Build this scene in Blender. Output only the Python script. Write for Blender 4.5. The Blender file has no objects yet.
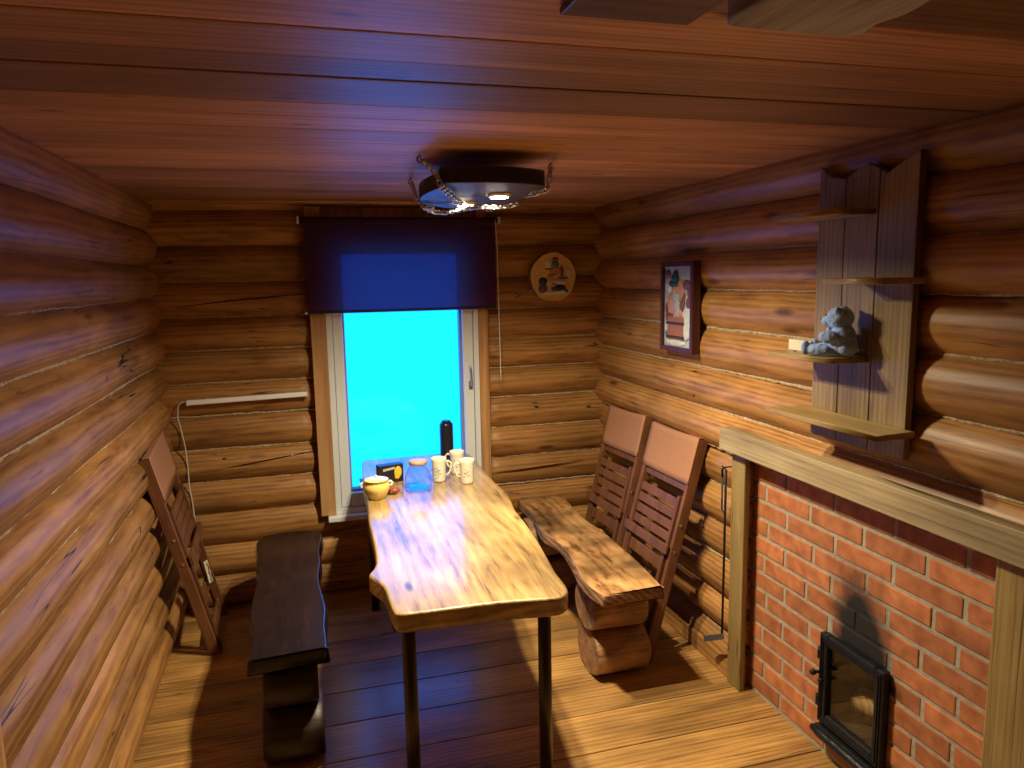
import bpy, bmesh, math, random
from mathutils import Vector, Matrix, noise as mnoise
random.seed(7)
PI = math.pi
S = bpy.context.scene
C = S.collection

# ------------------------------------------------------------------ camera
cam_d = bpy.data.cameras.new('camera'); cam_d.sensor_width = 36; cam_d.lens = 740/1024*36
cam_d.clip_start = .02
cam = bpy.data.objects.new('camera', cam_d); C.objects.link(cam); S.camera = cam
Yv = Vector((-214, -103, 740)).normalized()          # room depth axis seen from the lens (x right, y down)
_r = math.atan2(98, 5116); _s, _c = math.sin(_r), math.cos(_r)
_t = -(_s*Yv.x + _c*Yv.y)/Yv.z
Dv = Vector((_s, _c, _t)).normalized(); Zv = -Dv; Xv = Yv.cross(Zv)
right = Vector((Xv.x, Yv.x, Zv.x)); down = Vector((Xv.y, Yv.y, Zv.y)); fwd = Vector((Xv.z, Yv.z, Zv.z))
M = Matrix((right, -down, -fwd)).transposed().to_4x4(); M.translation = (0, 0, 1.75)
cam.matrix_world = M

# ------------------------------------------------------------------ world, exposure
w = bpy.data.worlds.new('World'); S.world = w; w.use_nodes = True
bg = w.node_tree.nodes['Background']
bg.inputs[0].default_value = (.003, .22, 1.0, 1); bg.inputs[1].default_value = 3.0
S.view_settings.view_transform = 'Standard'; S.view_settings.look = 'None'
S.view_settings.gamma = 1; S.view_settings.use_curve_mapping = False
S.view_settings.exposure = 0.63
LED_WATT = 17
LED_COL = (1, .84, .56)
pl = bpy.data.lights.new('window_portal', 'AREA'); pl.shape = 'RECTANGLE'; pl.size = .66; pl.size_y = 1.44
pl.cycles.is_portal = True
po = bpy.data.objects.new('window_portal', pl); C.objects.link(po)
po.location = (.54, 4.16, 1.33); po.rotation_euler = (-PI/2, 0, 0)

# ------------------------------------------------------------------ materials
def nm(name):
    m = bpy.data.materials.new(name); m.use_nodes = True
    nt = m.node_tree; p = nt.nodes['Principled BSDF']
    return m, nt, p
def N(nt, t, **kw):
    n = nt.nodes.new(t)
    for k, v in kw.items(): setattr(n, k, v)
    return n
def plain(name, col, rough=.5, metal=0, noise=0, nscale=20, coat=0, bump=0, spec=.5):
    m, nt, p = nm(name)
    p.inputs['Base Color'].default_value = (*col, 1); p.inputs['Roughness'].default_value = rough
    p.inputs['Metallic'].default_value = metal; p.inputs['Coat Weight'].default_value = coat
    p.inputs['Specular IOR Level'].default_value = spec
    if noise or bump:
        tc = N(nt, 'ShaderNodeTexCoord'); n = N(nt, 'ShaderNodeTexNoise')
        n.inputs['Scale'].default_value = nscale; n.inputs['Detail'].default_value = 5
        nt.links.new(tc.outputs['Object'], n.inputs['Vector'])
        if noise:
            r = N(nt, 'ShaderNodeValToRGB')
            r.color_ramp.elements[0].position = .3; r.color_ramp.elements[1].position = .7
            r.color_ramp.elements[0].color = (*[c*(1-noise) for c in col], 1)
            r.color_ramp.elements[1].color = (*[min(1, c*(1+noise)) for c in col], 1)
            nt.links.new(n.outputs['Fac'], r.inputs[0]); nt.links.new(r.outputs[0], p.inputs['Base Color'])
        if bump:
            b = N(nt, 'ShaderNodeBump'); b.inputs['Strength'].default_value = bump; b.inputs['Distance'].default_value = .01
            nt.links.new(n.outputs['Fac'], b.inputs['Height']); nt.links.new(b.outputs[0], p.inputs['Normal'])
    return m
def wood(name, dark, mid, light, axis='Y', along=1.2, across=11, rough=.45, rvar=.15, coat=0, coatr=.1, knots=.11, knot_scale=(1.6, 5),
         cracks=.0, bump=.25, ivar=.3, rings=.35, blotch=.35, spec=.5, contrast=(.3, .52, .75), fibre=.35, crackcol=None):
    m, nt, p = nm(name); L = nt.links.new
    tc = N(nt, 'ShaderNodeTexCoord'); geo = N(nt, 'ShaderNodeAttribute'); geo.attribute_name = 'tone'
    mul = N(nt, 'ShaderNodeVectorMath', operation='SCALE'); mul.inputs[0].default_value = (37, 53, 41)
    L(geo.outputs['Fac'], mul.inputs['Scale'])
    add = N(nt, 'ShaderNodeVectorMath', operation='ADD'); L(tc.outputs['Object'], add.inputs[0]); L(mul.outputs[0], add.inputs[1])
    def mapped(a, c):
        mp = N(nt, 'ShaderNodeMapping')
        sc = {'X': (a, c, c), 'Y': (c, a, c), 'Z': (c, c, a)}[axis]
        mp.inputs['Scale'].default_value = sc; L(add.outputs[0], mp.inputs['Vector']); return mp.outputs[0]
    n1 = N(nt, 'ShaderNodeTexNoise'); n1.inputs['Scale'].default_value = 1; n1.inputs['Detail'].default_value = 7
    n1.inputs['Roughness'].default_value = .6; n1.inputs['Distortion'].default_value = .9
    L(mapped(along, across), n1.inputs['Vector'])
    wv = N(nt, 'ShaderNodeTexWave', wave_type='RINGS', rings_direction=axis)
    wv.inputs['Scale'].default_value = 1; wv.inputs['Distortion'].default_value = 5; wv.inputs['Detail'].default_value = 3
    wv.inputs['Detail Scale'].default_value = 1.2
    L(mapped(along*.5, across*.9), wv.inputs['Vector'])
    mx = N(nt, 'ShaderNodeMix', data_type='FLOAT'); mx.inputs[0].default_value = rings
    L(n1.outputs['Fac'], mx.inputs[2]); L(wv.outputs['Fac'], mx.inputs[3])
    fb = N(nt, 'ShaderNodeTexNoise'); fb.inputs['Scale'].default_value = 1; fb.inputs['Detail'].default_value = 4
    L(mapped(along*4, across*14), fb.inputs['Vector'])
    mx2 = N(nt, 'ShaderNodeMix', data_type='FLOAT'); mx2.inputs[0].default_value = fibre
    L(mx.outputs[0], mx2.inputs[2]); L(fb.outputs['Fac'], mx2.inputs[3])
    rp = N(nt, 'ShaderNodeValToRGB'); e = rp.color_ramp.elements
    e[0].position = contrast[0]; e[0].color = (*dark, 1); e[1].position = contrast[2]; e[1].color = (*light, 1)
    k = e.new(contrast[1]); k.color = (*mid, 1)
    L(mx2.outputs[0], rp.inputs[0]); col = rp.outputs[0]
    # broad blotches and per-piece tone
    bl = N(nt, 'ShaderNodeTexNoise'); bl.inputs['Scale'].default_value = 1; bl.inputs['Detail'].default_value = 3
    L(mapped(along*1.1, across*.35), bl.inputs['Vector'])
    mr = N(nt, 'ShaderNodeMapRange'); mr.inputs[1].default_value = .3; mr.inputs[2].default_value = .7
    mr.inputs[3].default_value = 1-blotch; mr.inputs[4].default_value = 1+blotch*.6
    L(bl.outputs['Fac'], mr.inputs[0])
    iv = N(nt, 'ShaderNodeMapRange'); iv.inputs[3].default_value = 1-ivar; iv.inputs[4].default_value = 1+ivar
    L(geo.outputs['Fac'], iv.inputs[0])
    vm = N(nt, 'ShaderNodeMath', operation='MULTIPLY'); L(mr.outputs[0], vm.inputs[0]); L(iv.outputs[0], vm.inputs[1])
    hs = N(nt, 'ShaderNodeVectorMath', operation='SCALE'); L(col, hs.inputs[0]); L(vm.outputs[0], hs.inputs['Scale']); col = hs.outputs[0]
    if knots:
        vo = N(nt, 'ShaderNodeTexVoronoi'); vo.inputs['Scale'].default_value = 1
        L(mapped(*knot_scale), vo.inputs['Vector'])
        kr = N(nt, 'ShaderNodeMapRange'); kr.inputs[1].default_value = knots*.5; kr.inputs[2].default_value = knots*1.3
        kr.inputs[3].default_value = .85; kr.inputs[4].default_value = 0
        L(vo.outputs['Distance'], kr.inputs[0])
        km = N(nt, 'ShaderNodeMix', data_type='RGBA'); L(kr.outputs[0], km.inputs[0]); L(col, km.inputs[6])
        km.inputs[7].default_value = (*[c*.4 for c in dark], 1); col = km.outputs[2]
    hgt = mx2.outputs[0]
    if cracks:
        cn = N(nt, 'ShaderNodeTexNoise'); cn.inputs['Scale'].default_value = 1; cn.inputs['Detail'].default_value = 2
        L(mapped(along*.28, across*.9), cn.inputs['Vector'])
        s1 = N(nt, 'ShaderNodeMath', operation='SUBTRACT'); s1.inputs[1].default_value = .5; L(cn.outputs['Fac'], s1.inputs[0])
        s2 = N(nt, 'ShaderNodeMath', operation='ABSOLUTE'); L(s1.outputs[0], s2.inputs[0])
        # only along part of the length
        gate = N(nt, 'ShaderNodeTexNoise'); gate.inputs['Scale'].default_value = 1; gate.inputs['Detail'].default_value = 1
        L(mapped(along*.9, across*.25), gate.inputs['Vector'])
        gm = N(nt, 'ShaderNodeMapRange'); gm.inputs[1].default_value = .52; gm.inputs[2].default_value = .62
        L(gate.outputs['Fac'], gm.inputs[0])
        s3 = N(nt, 'ShaderNodeMapRange'); s3.inputs[1].default_value = cracks*.4; s3.inputs[2].default_value = cracks
        s3.inputs[3].default_value = 1; s3.inputs[4].default_value = 0; L(s2.outputs[0], s3.inputs[0])
        gx = N(nt, 'ShaderNodeMath', operation='MULTIPLY'); L(s3.outputs[0], gx.inputs[0]); L(gm.outputs[0], gx.inputs[1])
        cm = N(nt, 'ShaderNodeMix', data_type='RGBA'); L(gx.outputs[0], cm.inputs[0]); L(col, cm.inputs[6])
        cm.inputs[7].default_value = (*(crackcol or (.012, .006, .004)), 1); col = cm.outputs[2]
    L(col, p.inputs['Base Color'])
    rr = N(nt, 'ShaderNodeMapRange'); rr.inputs[3].default_value = rough-rvar; rr.inputs[4].default_value = rough+rvar
    L(fb.outputs['Fac'], rr.inputs[0]); L(rr.outputs[0], p.inputs['Roughness'])
    p.inputs['Specular IOR Level'].default_value = spec
    p.inputs['Coat Weight'].default_value = coat; p.inputs['Coat Roughness'].default_value = coatr
    bp = N(nt, 'ShaderNodeBump'); bp.inputs['Strength'].default_value = bump; bp.inputs['Distance'].default_value = .004
    L(hgt, bp.inputs['Height']); L(bp.outputs[0], p.inputs['Normal'])
    return m

LOGC = ((.19, .08, .022), (.38, .185, .056), (.49, .255, .085))
M_logY = wood('log_wood_lengthwise', *LOGC, axis='Y', along=2.6, across=17, rough=.42, rvar=.08, cracks=.006, knots=.10, knot_scale=(1.6, 6.5), ivar=.16, bump=.22, rings=.2, fibre=.3, blotch=.24, contrast=(.32, .5, .68), spec=.32)
M_logX = wood('log_wood_crosswise', *LOGC, axis='X', along=2.6, across=17, rough=.45, rvar=.08, cracks=.005, knots=.10, knot_scale=(1.8, 6.5), ivar=.13, bump=.22, rings=.2, fibre=.3, blotch=.22, contrast=(.32, .5, .68), spec=.32)
M_chink = plain('jute_chinking', (.42, .33, .2), .9, noise=.4, nscale=60, bump=.6)
M_floor = wood('pine_floorboards', (.22, .10, .028), (.42, .22, .062), (.55, .32, .10), axis='X', along=1.6, across=18, rough=.45, rvar=.1, knots=.10, knot_scale=(2.4, 7), ivar=.14, bump=.35, cracks=.003, rings=.2, blotch=.5, coat=.8, coatr=.24, fibre=.4, contrast=(.34, .5, .66))
M_ceil = wood('varnished_ceiling_boards', (.30, .14, .06), (.48, .24, .105), (.58, .31, .15), axis='X', along=1.2, across=20, rough=.42, rvar=.1, knots=.10, knot_scale=(3.2, 9), ivar=.5, bump=.25, rings=.2, fibre=.4, contrast=(.34, .5, .66), spec=.3)
M_table = wood('glossy_table_wood', (.10, .055, .025), (.33, .20, .065), (.47, .32, .125), axis='Y', along=2.4, across=13, rough=.4, rvar=.1, coat=.9, coatr=.14, knots=.08, knot_scale=(2, 6), ivar=0, bump=.6, rings=.12, contrast=(.3, .46, .64), blotch=.45, fibre=.3)
M_edge = wood('live_edge_wood', (.26, .17, .07), (.55, .39, .17), (.70, .53, .27), axis='X', along=6, across=14, rough=.4, ivar=0, knots=0, coat=.4)
M_bench = wood('bench_wood', (.13, .05, .018), (.42, .225, .08), (.56, .34, .14), axis='Y', along=4, across=10, rough=.42, rvar=.12, knots=.07, knot_scale=(2.6, 7), ivar=0, bump=.4, coat=.2, blotch=.8, contrast=(.36, .5, .66), rings=.1, fibre=.25)
M_bark = wood('bench_bark_edge', (.10, .04, .02), (.30, .15, .07), (.5, .3, .14), axis='Y', along=8, across=16, rough=.6, ivar=0, knots=0, bump=.7)
M_bdark = wood('dark_stained_bench_wood', (.004, .0025, .004), (.012, .006, .007), (.034, .013, .010), axis='Y', along=4, across=9, rough=.35, rvar=.1, ivar=0, knots=.06, coat=.5, coatr=.14, bump=.5, contrast=(.35, .55, .75), rings=.1, spec=.25)
M_bdarkX = wood('dark_stained_log_wood', (.010, .004, .003), (.03, .013, .008), (.05, .022, .012), axis='X', along=2, across=9, rough=.5, ivar=.1, knots=.06, bump=.4)
M_block = wood('peeled_log_wood', (.12, .045, .018), (.36, .19, .085), (.50, .30, .145), axis='X', along=5, across=18, rough=.5, ivar=.1, knots=.13, knot_scale=(7, 10), bump=.6, blotch=.6, rings=.1)
M_cut = plain('sawn_log_end', (.33, .17, .075), .7, noise=.45, nscale=22, bump=.5)
M_chair = wood('reddish_chair_wood', (.085, .030, .012), (.175, .068, .028), (.25, .105, .046), axis='Z', along=3, across=30, rough=.45, ivar=.12, knots=0, bump=.1, rings=.15)
M_cloth = plain('tan_canvas', (.42, .20, .105), .9, noise=.12, nscale=180, bump=.25)
M_pale = wood('pale_weathered_pine', (.24, .17, .08), (.42, .32, .17), (.54, .43, .25), axis='Y', along=1.5, across=24, rings=.15, rough=.55, ivar=.08, knots=.1, knot_scale=(1.7, 6), cracks=.018, crackcol=(.07, .045, .02))
M_paleZ = wood('pale_post_pine', (.22, .14, .045), (.38, .26, .09), (.50, .36, .15), axis='Z', along=1.5, across=26, rings=.15, rough=.5, ivar=.08, knots=.08, knot_scale=(1.7, 6), cracks=.01, crackcol=(.1, .06, .025))
M_shelfZ = wood('shelf_board_pine', (.15, .095, .035), (.30, .20, .085), (.40, .28, .135), axis='Z', along=1.4, across=22, rings=.2, rough=.45, ivar=.12, knots=.1, knot_scale=(2.2, 6), cracks=.008)
M_shelfY = wood('shelf_ledge_pine', (.22, .13, .04), (.46, .31, .11), (.56, .4, .17), axis='Y', along=1.4, across=24, rough=.45, ivar=.1, knots=.06, rings=.15, cracks=.004)
M_grey = wood('grey_weathered_plank', (.30, .26, .19), (.62, .57, .47), (.74, .70, .60), axis='Y', along=1.5, across=11, rough=.6, ivar=0, knots=.05, cracks=.02, crackcol=(.06, .045, .03), rings=.15)
M_casing = wood('window_casing_pine', (.34, .16, .055), (.50, .27, .11), (.58, .34, .15), axis='Z', along=1, across=12, rough=.45, ivar=.05, knots=0)
M_redbr = wood('reddish_ceiling_board', (.07, .024, .014), (.12, .042, .024), (.16, .06, .034), axis='X', along=1, across=10, rough=.45, ivar=0, knots=0)
M_white = plain('white_window_plastic', (.72, .77, .80), .35)
M_wgrey = plain('grey_gasket', (.25, .27, .28), .5)
M_black = plain('burnt_black_wood', (.012, .011, .012), .5, noise=.5, nscale=25, bump=.5)
M_under = plain('charred_wood_underside', (.05, .045, .045), .45, noise=.5, nscale=30, bump=.3)
M_steel = plain('chain_steel', (.55, .52, .48), .3, 1)
M_dsteel = plain('dark_steel_pipe', (.09, .08, .065), .35, .8)
M_iron = plain('cast_iron', (.012, .012, .014), .45, .3, noise=.4, nscale=40, bump=.4)
M_firebox = plain('sooty_firebrick', (.07, .06, .05), .9, noise=.5, nscale=12)
M_fwood = wood('split_firewood', (.4, .27, .13), (.68, .50, .28), (.8, .64, .4), axis='Y', along=3, across=18, rough=.7, ivar=0, knots=0)
M_mug = plain('white_glazed_ceramic', (.72, .67, .52), .22)
M_print = plain('brown_leaf_print', (.36, .24, .14), .4)
M_yellow = plain('yellow_enamel', (.70, .52, .15), .2, coat=.4)
M_cream = plain('pale_yellow_enamel', (.80, .66, .27), .2, coat=.4)
M_wlid = plain('beech_lid', (.45, .3, .2), .5)
M_blackbox = plain('black_carton', (.012, .012, .02), .4)
M_ybox = plain('yellow_print', (.75, .45, .03), .5)
M_wprint = plain('white_print', (.6, .6, .55), .5)
M_red = plain('red_brown_foil', (.28, .07, .03), .4, noise=.3, nscale=50, bump=.5)
M_blackpl = plain('black_wrapped_plastic', (.012, .013, .022), .28, bump=.7, nscale=30)
M_cord = plain('white_cable', (.7, .68, .62), .5)
M_tube = plain('white_light_tube', (.88, .88, .90), .4)
M_plush = plain('blue_grey_plush', (.31, .45, .80), .95, noise=.15, nscale=45, bump=1)
M_plushl = plain('pale_plush', (.5, .52, .6), .95, noise=.2, nscale=45, bump=1)
M_soap = plain('cream_box', (.72, .66, .5), .6)
M_eye = plain('black_bead', (.01, .01, .01), .2)
M_frame = wood('dark_red_frame', (.05, .012, .010), (.09, .022, .018), (.12, .032, .026), axis='Z', along=2, across=20, rough=.35, ivar=.1, knots=0)
M_p = {n: plain('paint_'+n, c, .4, noise=.15, nscale=60, bump=.3) for n, c in dict(
    sky=(.40, .46, .46), green=(.02, .07, .05), skin=(.50, .26, .15), beard=(.36, .38, .42), wood=(.33, .13, .06), hoop=(.05, .03, .025),
    white=(.62, .64, .60), brown=(.17, .07, .045), teal=(.05, .2, .18), navy=(.03, .03, .07), purple=(.13, .07, .13), red=(.3, .06, .04),
    straw=(.66, .46, .18), leaf=(.03, .16, .08)).items()}
M_bark2 = plain('thin_bark', (.20, .12, .06), .8, noise=.4, nscale=40, bump=.6)

def glass_mat(name, tint=(1, 1, 1), fres=1.45, rough=.02, mixmax=.6, base=.04, power=4):
    m = bpy.data.materials.new(name); m.use_nodes = True; nt = m.node_tree; nt.nodes.clear()
    o = N(nt, 'ShaderNodeOutputMaterial'); t = N(nt, 'ShaderNodeBsdfTransparent'); g = N(nt, 'ShaderNodeBsdfGlossy')
    t.inputs[0].default_value = (*tint, 1); g.inputs['Roughness'].default_value = rough
    lw_ = N(nt, 'ShaderNodeLayerWeight'); lw_.inputs[0].default_value = .5
    pw = N(nt, 'ShaderNodeMath', operation='POWER'); pw.inputs[1].default_value = power; nt.links.new(lw_.outputs['Facing'], pw.inputs[0])
    f = N(nt, 'ShaderNodeMath', operation='MULTIPLY_ADD'); f.inputs[1].default_value = mixmax; f.inputs[2].default_value = base; nt.links.new(pw.outputs[0], f.inputs[0])
    x = N(nt, 'ShaderNodeMixShader'); nt.links.new(f.outputs[0], x.inputs[0]); nt.links.new(t.outputs[0], x.inputs[1]); nt.links.new(g.outputs[0], x.inputs[2])
    nt.links.new(x.outputs[0], o.inputs[0]); return m
M_glass = glass_mat('window_pane_glass', base=.008)
M_jar = glass_mat('thin_jar_glass', (.86, .92, .95), 1.6, mixmax=.9, power=2.5)
M_sglass = glass_mat('smoky_stove_glass', (.86, .82, .76))
def blind_mat():
    m = bpy.data.materials.new('dark_translucent_blind'); m.use_nodes = True; nt = m.node_tree; nt.nodes.clear()
    o = N(nt, 'ShaderNodeOutputMaterial'); d = N(nt, 'ShaderNodeBsdfDiffuse'); t = N(nt, 'ShaderNodeBsdfTranslucent')
    tc = N(nt, 'ShaderNodeTexCoord'); n = N(nt, 'ShaderNodeTexNoise'); n.inputs['Scale'].default_value = 1
    mp = N(nt, 'ShaderNodeMapping'); mp.inputs['Scale'].default_value = (14, 14, 220); nt.links.new(tc.outputs['Object'], mp.inputs[0]); nt.links.new(mp.outputs[0], n.inputs['Vector'])
    r = N(nt, 'ShaderNodeValToRGB'); r.color_ramp.elements[0].color = (.05, .026, .055, 1); r.color_ramp.elements[1].color = (.08, .045, .09, 1)
    nt.links.new(n.outputs['Fac'], r.inputs[0]); nt.links.new(r.outputs[0], d.inputs[0])
    t.inputs[0].default_value = (.30, .05, .06, 1)
    x = N(nt, 'ShaderNodeMixShader'); x.inputs[0].default_value = .5
    nt.links.new(d.outputs[0], x.inputs[1]); nt.links.new(t.outputs[0], x.inputs[2]); tp = N(nt, 'ShaderNodeBsdfTransparent'); y = N(nt, 'ShaderNodeMixShader'); y.inputs[0].default_value = .022; tp.inputs[0].default_value = (1, .3, 1, 1)
    nt.links.new(x.outputs[0], y.inputs[1]); nt.links.new(tp.outputs[0], y.inputs[2]); nt.links.new(y.outputs[0], o.inputs[0]); return m
M_blind = blind_mat()
def emit_mat(name, col, st):
    m = bpy.data.materials.new(name); m.use_nodes = True; nt = m.node_tree; nt.nodes.clear()
    o = N(nt, 'ShaderNodeOutputMaterial'); e = N(nt, 'ShaderNodeEmission'); e.inputs[0].default_value = col; e.inputs[1].default_value = st
    nt.links.new(e.outputs[0], o.inputs[0]); return m
M_led = emit_mat('lit_led_lens', (1, .93, .75, 1), 30)
def brick_mat():
    m, nt, p = nm('red_brick'); L = nt.links.new
    tc = N(nt, 'ShaderNodeTexCoord'); geo = N(nt, 'ShaderNodeAttribute'); geo.attribute_name = 'tone'
    n = N(nt, 'ShaderNodeTexNoise'); n.inputs['Scale'].default_value = 18; n.inputs['Detail'].default_value = 6; L(tc.outputs['Object'], n.inputs['Vector'])
    r = N(nt, 'ShaderNodeValToRGB'); e = r.color_ramp.elements
    e[0].position = .3; e[0].color = (.34, .105, .036, 1); e[1].position = .72; e[1].color = (.58, .215, .08, 1)
    L(n.outputs['Fac'], r.inputs[0])
    iv = N(nt, 'ShaderNodeMapRange'); iv.inputs[3].default_value = .78; iv.inputs[4].default_value = 1.18; L(geo.outputs['Fac'], iv.inputs[0])
    sc = N(nt, 'ShaderNodeVectorMath', operation='SCALE'); L(r.outputs[0], sc.inputs[0]); L(iv.outputs[0], sc.inputs['Scale'])
    col = soot(nt, tc, sc.outputs[0]); L(col, p.inputs['Base Color']); p.inputs['Roughness'].default_value = .8
    b = N(nt, 'ShaderNodeBump'); b.inputs['Strength'].default_value = .5; b.inputs['Distance'].default_value = .004; L(n.outputs['Fac'], b.inputs['Height']); L(b.outputs[0], p.inputs['Normal'])
    return m
def soot(nt, tc, col):                                      # smoke stain on the bricks above the stove door
    L = nt.links.new
    n = N(nt, 'ShaderNodeTexNoise'); n.inputs['Scale'].default_value = 9; n.inputs['Detail'].default_value = 3; L(tc.outputs['Object'], n.inputs['Vector'])
    sx = N(nt, 'ShaderNodeSeparateXYZ'); L(tc.outputs['Object'], sx.inputs[0])
    zz = N(nt, 'ShaderNodeMapRange'); zz.inputs[1].default_value = .42; zz.inputs[2].default_value = .80; zz.inputs[3].default_value = 1; zz.inputs[4].default_value = 0; L(sx.outputs['Z'], zz.inputs[0])
    yc = N(nt, 'ShaderNodeMath', operation='SUBTRACT'); yc.inputs[1].default_value = -.03; L(sx.outputs['Y'], yc.inputs[0])
    # plume drifts sideways as it rises
    dr = N(nt, 'ShaderNodeMath', operation='MULTIPLY_ADD'); dr.inputs[1].default_value = .08; dr.inputs[2].default_value = -.02; L(zz.outputs[0], dr.inputs[0])
    y2 = N(nt, 'ShaderNodeMath', operation='ADD'); L(yc.outputs[0], y2.inputs[0]); L(dr.outputs[0], y2.inputs[1])
    ab = N(nt, 'ShaderNodeMath', operation='ABSOLUTE'); L(y2.outputs[0], ab.inputs[0])
    ns = N(nt, 'ShaderNodeMath', operation='MULTIPLY_ADD'); ns.inputs[1].default_value = .10; ns.inputs[2].default_value = -.05; L(n.outputs['Fac'], ns.inputs[0])
    a2 = N(nt, 'ShaderNodeMath', operation='ADD'); L(ab.outputs[0], a2.inputs[0]); L(ns.outputs[0], a2.inputs[1])
    yy = N(nt, 'ShaderNodeMapRange'); yy.inputs[1].default_value = .02; yy.inputs[2].default_value = .16; yy.inputs[3].default_value = 1; yy.inputs[4].default_value = 0; L(a2.outputs[0], yy.inputs[0])
    f = N(nt, 'ShaderNodeMath', operation='MULTIPLY'); L(zz.outputs[0], f.inputs[0]); L(yy.outputs[0], f.inputs[1])
    up = N(nt, 'ShaderNodeMath', operation='GREATER_THAN'); up.inputs[1].default_value = .40; L(sx.outputs['Z'], up.inputs[0])
    f2 = N(nt, 'ShaderNodeMath', operation='MULTIPLY'); L(f.outputs[0], f2.inputs[0]); L(up.outputs[0], f2.inputs[1])
    f3 = N(nt, 'ShaderNodeMath', operation='MULTIPLY', use_clamp=True); f3.inputs[1].default_value = 2.6; L(f2.outputs[0], f3.inputs[0])
    mx = N(nt, 'ShaderNodeMix', data_type='RGBA'); L(f3.outputs[0], mx.inputs[0]); L(col, mx.inputs[6]); mx.inputs[7].default_value = (.012, .009, .008, 1)
    return mx.outputs[2]
def mortar_mat():
    m, nt, p = nm('grey_mortar'); L = nt.links.new
    tc = N(nt, 'ShaderNodeTexCoord'); n = N(nt, 'ShaderNodeTexNoise'); n.inputs['Scale'].default_value = 40; n.inputs['Detail'].default_value = 5; L(tc.outputs['Object'], n.inputs['Vector'])
    r = N(nt, 'ShaderNodeValToRGB'); r.color_ramp.elements[0].color = (.24, .22, .16, 1); r.color_ramp.elements[1].color = (.50, .46, .35, 1); L(n.outputs['Fac'], r.inputs[0])
    L(soot(nt, tc, r.outputs[0]), p.inputs['Base Color']); p.inputs['Roughness'].default_value = .95
    b = N(nt, 'ShaderNodeBump'); b.inputs['Strength'].default_value = .8; b.inputs['Distance'].default_value = .006; L(n.outputs['Fac'], b.inputs['Height']); L(b.outputs[0], p.inputs['Normal'])
    return m
M_brick = brick_mat(); M_mortar = mortar_mat()

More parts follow.
